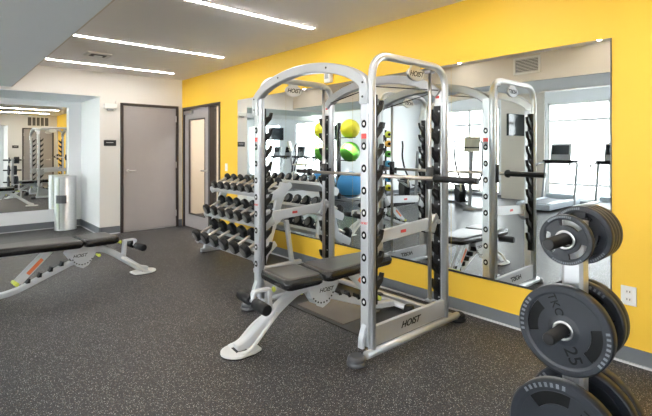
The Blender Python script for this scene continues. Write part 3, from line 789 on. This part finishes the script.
def make_plate(R, T, num, hole=.0255):
    """plate with three grips, ribbed rim and raised numerals; disc axis = local X, face with text at -X"""
    r = empty('weight_plate', (0, 0, 0))
    m = MB(); n = 72
    prof = []  # (x, radius) round the section
    sec = [(-T/2, hole+.012), (-T/2+.002, R*.30), (-T/2+.006, R*.34), (-T/2+.007, R*.80), (-T/2, R*.86), (-T/2, R*.965), (-T/2+.004, R), (T/2-.004, R), (T/2, R*.965), (T/2, R*.86), (T/2-.007, R*.80), (T/2-.006, R*.34), (T/2-.002, R*.30), (T/2, hole+.012), (T/2, hole), (-T/2, hole)]
    grips = [(90+a) for a in (0, 120, 240)] if num == 0 else [10, 190]
    hwid = 34 if num == 0 else 30
    def ingrip(k):
        a = (k+.5)*360/n
        return any(abs((a-g+180) % 360-180) < hwid for g in grips)
    rings = []
    for k in range(n):
        a = 2*PI*k/n
        rings.append([m.bm.verts.new((x, rad*math.cos(a), rad*math.sin(a))) for x, rad in sec])
    S = len(sec)
    # split the webs at grip radii: the grip opening replaces part of the web (between .56R and .80R)
    for k in range(n):
        A, B = rings[k], rings[(k+1) % n]
        for j in range(S):
            if j in (2, 10): continue
            f = m.bm.faces.new((A[j], A[(j+1) % S], B[(j+1) % S], B[j])); f.smooth = j not in (4, 8)
        a0, a1 = 2*PI*k/n, 2*PI*(k+1)/n
        fr, bk = -T/2+.0065, T/2-.0065
        def pv(x, rad, a): return m.bm.verts.new((x, rad*math.cos(a), rad*math.sin(a)))
        r1, r2 = R*.56, R*.79
        g = ingrip(k)
        for x in (fr, bk):
            jA = (2, 3) if x == fr else (11, 10)
            # inner web
            m.bm.faces.new((A[jA[0]], B[jA[0]], pv(x, r1, a1), pv(x, r1, a0)))
            m.bm.faces.new((pv(x, r2, a0), pv(x, r2, a1), B[jA[1]], A[jA[1]]))
            if not g: m.bm.faces.new((pv(x, r1, a0), pv(x, r1, a1), pv(x, r2, a1), pv(x, r2, a0)))
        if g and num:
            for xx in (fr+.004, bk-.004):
                f = m.bm.faces.new((pv(xx, r1, a0), pv(xx, r1, a1), pv(xx, r2, a1), pv(xx, r2, a0))); f.material_index = 3  # pocket floors blacker than the disc: recess shade put into the colour
        if g:
            m.bm.faces.new((pv(fr, r1, a0), pv(fr, r1, a1), pv(bk, r1, a1), pv(bk, r1, a0)))
            m.bm.faces.new((pv(fr, r2, a0), pv(fr, r2, a1), pv(bk, r2, a1), pv(bk, r2, a0)))
            if not ingrip(k-1): m.bm.faces.new((pv(fr, r1, a0), pv(fr, r2, a0), pv(bk, r2, a0), pv(bk, r1, a0)))
            if not ingrip(k+1): m.bm.faces.new((pv(fr, r1, a1), pv(fr, r2, a1), pv(bk, r2, a1), pv(bk, r1, a1)))
    bmesh.ops.remove_doubles(m.bm, verts=m.bm.verts[:], dist=1e-5)
    g = m
    # ribbed grips on the rim
    arcs = [(8, 24), (188, 24)] if num else [(60, 28), (250, 34)]
    for c0, w in arcs:
        kk = 8 if num else 14
        for k in range(kk):
            a = math.radians(c0-w+2*w*k/(kk-1))
            dr_, tg = V(0, math.cos(a), math.sin(a)), V(0, -math.sin(a), math.cos(a))
            hw = R*.026 if num else R*.022
            for x0_, x1_ in ((-T/2-.0012, -T/2+.001), (T/2-.001, T/2+.0012)):
                g.prism([V(x0_, 0, 0)+dr_*R*.875-tg*hw, V(x0_, 0, 0)+dr_*R*.955-tg*hw, V(x0_, 0, 0)+dr_*R*.955+tg*hw, V(x0_, 0, 0)+dr_*R*.875+tg*hw], (x1_-x0_, 0, 0), mi=1)
    for s_ in (-1, 1):
        g.lathe((s_*(T/2-.002), 0, 0), (s_, 0, 0), [(0, hole+.011), (.0035, hole+.010), (.0036, hole+.001), (0, hole)], 32, mi=2, caps=False)
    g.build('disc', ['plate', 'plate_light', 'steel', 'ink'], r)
    if num:
        for ang, body, sz in ((-65, str(num), R*.40), (112, 'TKO', R*.26)):
            a = math.radians(ang); rad = R*.55
            text('numerals', body, sz, 'ink', r, face_mtx((-T/2+.0062, -rad*math.cos(a), rad*math.sin(a)), (0, -.5, -.866), (0, -.866, .5)), .0012)
    return r
def put_plate(proto, x, z, roll, label, group):
    p = copy_tree(proto) if proto.get('used') else proto
    proto['used'] = 1
    p.location = (x, TY, z); p.rotation_euler = (roll, 0, 0); tag(p, label, 'weight plate', group)
    if 'used' in p and p is not proto: del p['used']
    return p
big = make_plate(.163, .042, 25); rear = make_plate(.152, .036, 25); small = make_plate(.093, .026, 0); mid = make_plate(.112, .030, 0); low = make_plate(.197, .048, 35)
zb = pegs[1]-.004; G = 'plates on the pegs of the plate tree'
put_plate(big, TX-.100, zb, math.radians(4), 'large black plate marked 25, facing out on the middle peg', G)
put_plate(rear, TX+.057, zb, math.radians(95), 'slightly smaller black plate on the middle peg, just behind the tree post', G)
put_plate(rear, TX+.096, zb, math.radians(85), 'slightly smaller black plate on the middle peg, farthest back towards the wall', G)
put_plate(small, TX-.090, pegs[0]-.004, math.radians(15), 'small black grip plate facing out on the top peg', G)
for k, lb in enumerate(('just behind the post', 'second behind the post', 'third behind the post', 'farthest back towards the mirror')):
    put_plate(mid, TX+.062+.034*k, pegs[0]-.004, math.radians(40*k), 'black plate in the stack on the top peg, ' + lb, G)
put_plate(low, TX-.105, pegs[2]-.004, math.radians(60), 'largest black plate facing out on the bottom peg', G)
put_plate(low, TX+.072, pegs[2]-.004, math.radians(10), 'largest black plate on the bottom peg, just behind the post', G)
put_plate(low, TX+.126, pegs[2]-.004, math.radians(100), 'largest black plate on the bottom peg, farthest back towards the wall', G)
for p in (big, rear, small, mid, low):
    if 'used' in p: del p['used']

# ------------------------------------------------------------------ what the mirrors show
def make_treadmill():
    r = empty('treadmill', (0, 0, 0))   # local -X = console end (towards the windows)
    m = MB(); m.box((-.80, -.38, .05), (.80, -.27, .20), .02); m.box((-.80, .27, .05), (.80, .38, .20), .02); m.box((.74, -.38, .04), (.86, .38, .17), .02)
    m.build('deck', 'treadgrey', r)
    m = MB(); m.box((-.72, -.268, .12), (.735, .268, .175), .01); m.build('belt', 'belt', r)
    m = MB(); m.box((-1.05, -.36, .04), (-.70, .36, .30), .05); m.build('motor_cover', 'treadgrey', r)
    for s_ in (-1, 1):
        m = MB(); m.bar([(-.55, s_*.375, .02), (-.78, s_*.375, 1.08)], .05, .07, up=(1, 0, 0)); m.box((-.75, s_*.375-.04, .001), (-.40, s_*.375+.04, .06), .015); m.build('post', 'grey_pl', r)
        m = MB(); m.tube([(-.80, s_*.375, 1.10), (-.25, s_*.375, 1.04), (-.22, s_*.375, 1.0)], .022, .04); m.build('handrail', 'black', r)
    m = MB(); m.box((-.92, -.41, 1.05), (-.66, .41, 1.14), .02); m.build('control_panel', 'black', r)
    m = MB(); m.prism([(-.80, -.24, 1.14), (-.70, -.24, 1.14), (-.78, -.24, 1.55), (-.84, -.24, 1.55)], (0, .48, 0), .012); co = m.build('console', 'grey_pl', r)
    m = MB(); m.prism([(-.715, -.20, 1.28), (-.712, -.20, 1.28), (-.762, -.20, 1.51), (-.765, -.20, 1.51)], (0, .40, 0)); m.build('screen', 'screen', co)
    return r
tm = None
for y, lb in ((3.22, 'nearest the mirror right edge, by the big window'), (4.43, 'beside the wall pier with the screen'), (2.33, 'third from the wall pier with the screen'), (1.45, 'fourth from the wall pier, by the second screen')):
    t = make_treadmill() if tm is None else copy_tree(tm)
    tm = tm or t
    t.location = (-4.22, y, 0)
    tag(t, 'grey treadmill facing the windows, seen reflected, ' + lb, 'treadmill', 'treadmills along the window wall')
def make_elliptical():
    r = empty('elliptical_trainer', (0, 0, 0))
    m = MB(); m.bar([(-.75, 0, .05), (.75, 0, .05)], .08, .06); m.bar([(-.75, -.28, .035), (-.75, .28, .035)], .06, .06); m.bar([(.75, -.28, .035), (.75, .28, .035)], .06, .06); m.build('base', 'grey_pl', r)
    m = MB(); m.lathe((-.45, -.09, .33), (0, 1, 0), [(0, .22), (.02, .27), (.16, .27), (.18, .22)], 28); m.box((-.7, -.08, .07), (-.2, .08, .35), .03); m.build('flywheel_shroud', 'black', r)
    m = MB(); m.bar([(.35, 0, .05), (.52, 0, 1.35)], .07, .06, up=(1, 0, 0)); ms = m.build('mast', 'grey_pl', r)
    m = MB(); m.prism([(.45, -.18, 1.36), (.52, -.18, 1.34), (.62, -.18, 1.68), (.54, -.18, 1.71)], (0, .36, 0), .02); co = m.build('console', 'beige_pl', r)
    m = MB(); m.prism([(.50, -.182, 1.43), (.552, -.182, 1.43), (.560, -.182, 1.46), (.51, -.182, 1.46)], (0, .364, 0)); m.build('band', 'black', co)
    for s_ in (-1, 1):
        y = s_*.30
        m = MB(); m.tube([(.42, y*.6, .60), (.38, y, .85), (.24, y*1.1, 1.20), (.30, y*1.1, 1.50), (.22, y*1.05, 1.62)], .023, .14); m.build('handle', 'black', r)
        m = MB(); m.bar([(-.50, s_*.16, .40+s_*.14), (.36, s_*.2, .42)], .05, .05); pa = m.build('pedal_arm', 'grey_pl', r)
        m = MB(); m.box((-.22, s_*.2-.075, .46+s_*.06), (.16, s_*.2+.075, .49+s_*.06), .01); m.build('pedal', 'black', pa)
        m = MB(); m.tube([(.42, s_*.05, .62), (.41, s_*.24, .60), (.40, s_*.22, .42)], .02, .04); m.build('crank', 'beige_pl', r)
    m = MB(); m.bar([(-.15, -.32, .86), (.38, -.32, .88), (.38, .32, .88), (-.15, .32, .86)], .045, .05, .08); m.build('side_rail', 'beige_pl', r)
    return r
e1 = make_elliptical(); e1.location = (-3.02, 5.92, 0); e1.rotation_euler = (0, 0, math.radians(-48)); tag(e1, 'cross trainer with beige console, seen reflected between the rack uprights', 'cross trainer', 'cross trainers')
e2 = copy_tree(e1); e2.location = (-2.95, 7.55, 0); e2.rotation_euler = (0, 0, math.radians(-60)); tag(e2, 'cross trainer with long bent handles, seen reflected in front of the white niche wall', 'cross trainer', 'cross trainers')
for ch in list(D.objects):
    if ch.parent and ch.parent.parent == e2 and ch.name.startswith('band'): D.objects.remove(ch)
for ch in list(D.objects):
    if ch.parent == e2 and ch.name.split('.')[0] in ('console', 'side_rail'): D.objects.remove(ch)
# wall screens
def screen(loc, rz, arm, label):
    r = empty('wall_screen', loc, rz, label, 'television')
    MB().box((-.45, -.03, -.29), (.45, .03, .29), .006).build('casing', 'black', r)
    MB().box((-.435, -.0325, -.275), (.435, -.0305, .275)).build('display', 'screen', r)
    m = MB(); m.box((-.12, .031, -.1), (.12, .05, .1), .003); m.bar([(0, .05, 0)] + arm, .04, .05); m.build('bracket', 'dark_metal', r)
screen((-4.93, 5.52, 2.06), 0.10, [(-.15, .20, 0), (-.53, .13, 0)], 'black television on an arm at the beige pier between the windows')
screen((-4.93, 1.42, 2.13), PI+.15, [(.15, .2, 0), (.50, .20, 0)], 'black television on an arm above the treadmills, seen reflected beside the rack')
# stability balls on a wall stand
st = empty('ball_stand', (-1.70, 9.0, 0), 0, 'black upright stand holding three big exercise balls', 'ball rack')
MB().box((-.04, .03, .0005), (.04, .085, 2.15), .006).build('post', 'black', st)
BX, BY = .08, -.46
for z, R in ((.45, .36), (1.34, .27), (1.96, .262)):
    m = MB(); rr = R*.55; zz = z-math.sqrt(R*R-rr*rr)-.012
    if zz < .16: zz = .175; rr = math.sqrt(max(.01, R*R-(z-.012-zz)**2))
    P = [(BX+rr*math.cos(2*PI*k/28), BY+rr*math.sin(2*PI*k/28), zz) for k in range(29)]
    m.tube(P, .011, 0, 8, up=(0, 0, 1)); m.tube([(0, .04, zz), (BX*.6, BY+rr, zz)], .012, 0, 8, up=(0, 0, 1))
    m.build('ring', 'black', st)
m = MB(); m.box((-.25, -.5, .0005), (.25, .08, .02), .004); m.build('base', 'black', st)
for z, R, mt, nm in ((.45, .36, 'ball_blue', 'blue exercise ball, lowest and biggest on the black stand'), (1.34, .27, 'ball_green', 'green exercise ball in the middle of the black stand'), (1.96, .262, 'ball_yellow', 'yellow exercise ball, topmost on the black stand')):
    m = MB(); m.lathe((0, 0, -R), (0, 0, 1), [(R-R*math.cos(PI*k/40), R*math.sin(PI*k/40)*(1.0 if k % 3 else 1.006)) for k in range(41)], 40)
    o = m.build('exercise_ball', mt); o.location = (-1.70+BX, 9.0+BY, z); tag(o, nm, 'exercise ball', 'big exercise balls')
# medicine balls on a tower
mb = empty('medicine_ball_rack', (-3.56, 8.88, 0), 0, 'slim black tower of medicine balls against the white wall', 'ball rack')
m = MB(); m.bar([(-.02, .10, .02), (-.02, .10, 2.0)], .05, .05, up=(1, 0, 0)); m.box((-.2, -.18, .0005), (.2, .14, .03), .005); m.build('post', 'black', mb)
hz = [1.86, 1.58, 1.27, .97, .52, .24]
for z in hz:
    m = MB(); rr = .07; zz = z-.098
    m.tube([(rr*math.cos(2*PI*k/16), rr*math.sin(2*PI*k/16)-.02, zz) for k in range(17)], .007, 0, 8, up=(0, 0, 1)); m.tube([(-.02, .09, zz), (0, .05, zz)], .008, 0, 8, up=(0, 0, 1))
    m.build('ring', 'black', mb)
for z, mt, nm in zip(hz, ('ball_lime', 'ball_orange', 'ball_green', 'ball_teal', 'ball_blue', 'ball_yellow'), ('lime medicine ball, topmost on the slim tower', 'orange medicine ball, second from the top of the tower', 'green medicine ball, third from the top of the tower', 'teal medicine ball, fourth from the top of the tower', 'blue medicine ball, second from the bottom of the tower', 'yellow medicine ball, lowest on the slim tower')):
    r = empty('medicine_ball', (-3.56, 8.86, z), 0, nm, 'medicine ball', 'medicine balls on the tower')
    MB().ball((0, 0, 0), .105, 3).build('body', mt, r)
    m = MB(); m.lathe((.055, -.0885, 0), (.53, -.85, 0), [(0, .045), (.006, .038)], 20); m.build('grip_patch', 'ink', r)

# ------------------------------------------------------------------ outside
o = MB().box((-60, -40, -.3), (XL-.2, 60, -.15)).build('ground', 'ground'); struct(o)
b = empty('building', (-32, 6, -.15), 0, 'pale low building across the street, outside the windows', 'building')
MB().box((-5, -14, 0), (5, 14, 6)).build('wall', 'building', b)
MB().box((-5.2, -14.2, 6), (5.2, 14.2, 6.4)).build('roof', 'ground', b)
for k in range(6): MB().box((5.0, -12+k*4.2, 2), (5.04, -9.8+k*4.2, 4)).build('window', 'vent_white', b)

# ------------------------------------------------------------------ light
W = D.worlds.new('sky'); SC.world = W; W.use_nodes = True
nt = W.node_tree; bg = nt.nodes['Background']
bg.inputs['Color'].default_value = (0.975, 0.985, 1.0, 1); bg.inputs['Strength'].default_value = 8.0
for i, (a, b_) in enumerate(wins):
    L = D.lights.new('daylight_portal', 'AREA'); L.shape = 'RECTANGLE'; L.size = b_-a; L.size_y = WT-.1
    L.cycles.is_portal = True
    o = D.objects.new('daylight_portal', L); COL.objects.link(o)
    o.location = (XL-.2, (a+b_)/2, (WT+.1)/2); o.rotation_euler = (0, -PI/2, 0)

sun = D.lights.new('sun', 'SUN'); sun.energy = 45; sun.angle = math.radians(1.0); sun.color = (1, .97, .92)
so = D.objects.new('sun', sun); COL.objects.link(so); so.location = (10, 5, 12); so.rotation_euler = (math.radians(8), math.radians(38), 0)
# ------------------------------------------------------------------ camera
cam = D.cameras.new('camera'); co = D.objects.new('camera', cam); COL.objects.link(co)
co.location = (0, 0, EYE); co.rotation_euler = (PI/2, 0, -math.radians(41.35))
cam.sensor_width = 36; cam.sensor_fit = 'HORIZONTAL'; cam.lens = 442/652*36; cam.shift_y = -58/652; cam.clip_start = .05
SC.camera = co
SC.view_settings.view_transform = 'Standard'; SC.view_settings.look = 'None'
SC.view_settings.exposure = 0.62; SC.view_settings.gamma = 1; SC.view_settings.use_curve_mapping = False
try:
    SC.cycles.use_denoising = True; SC.cycles.max_bounces = 14; SC.cycles.diffuse_bounces = 6; SC.cycles.glossy_bounces = 8; SC.cycles.transparent_max_bounces = 16; SC.cycles.transmission_bounces = 6
    SC.cycles.sample_clamp_indirect = 8; SC.cycles.blur_glossy = .3; SC.cycles.caustics_reflective = True
except Exception: pass
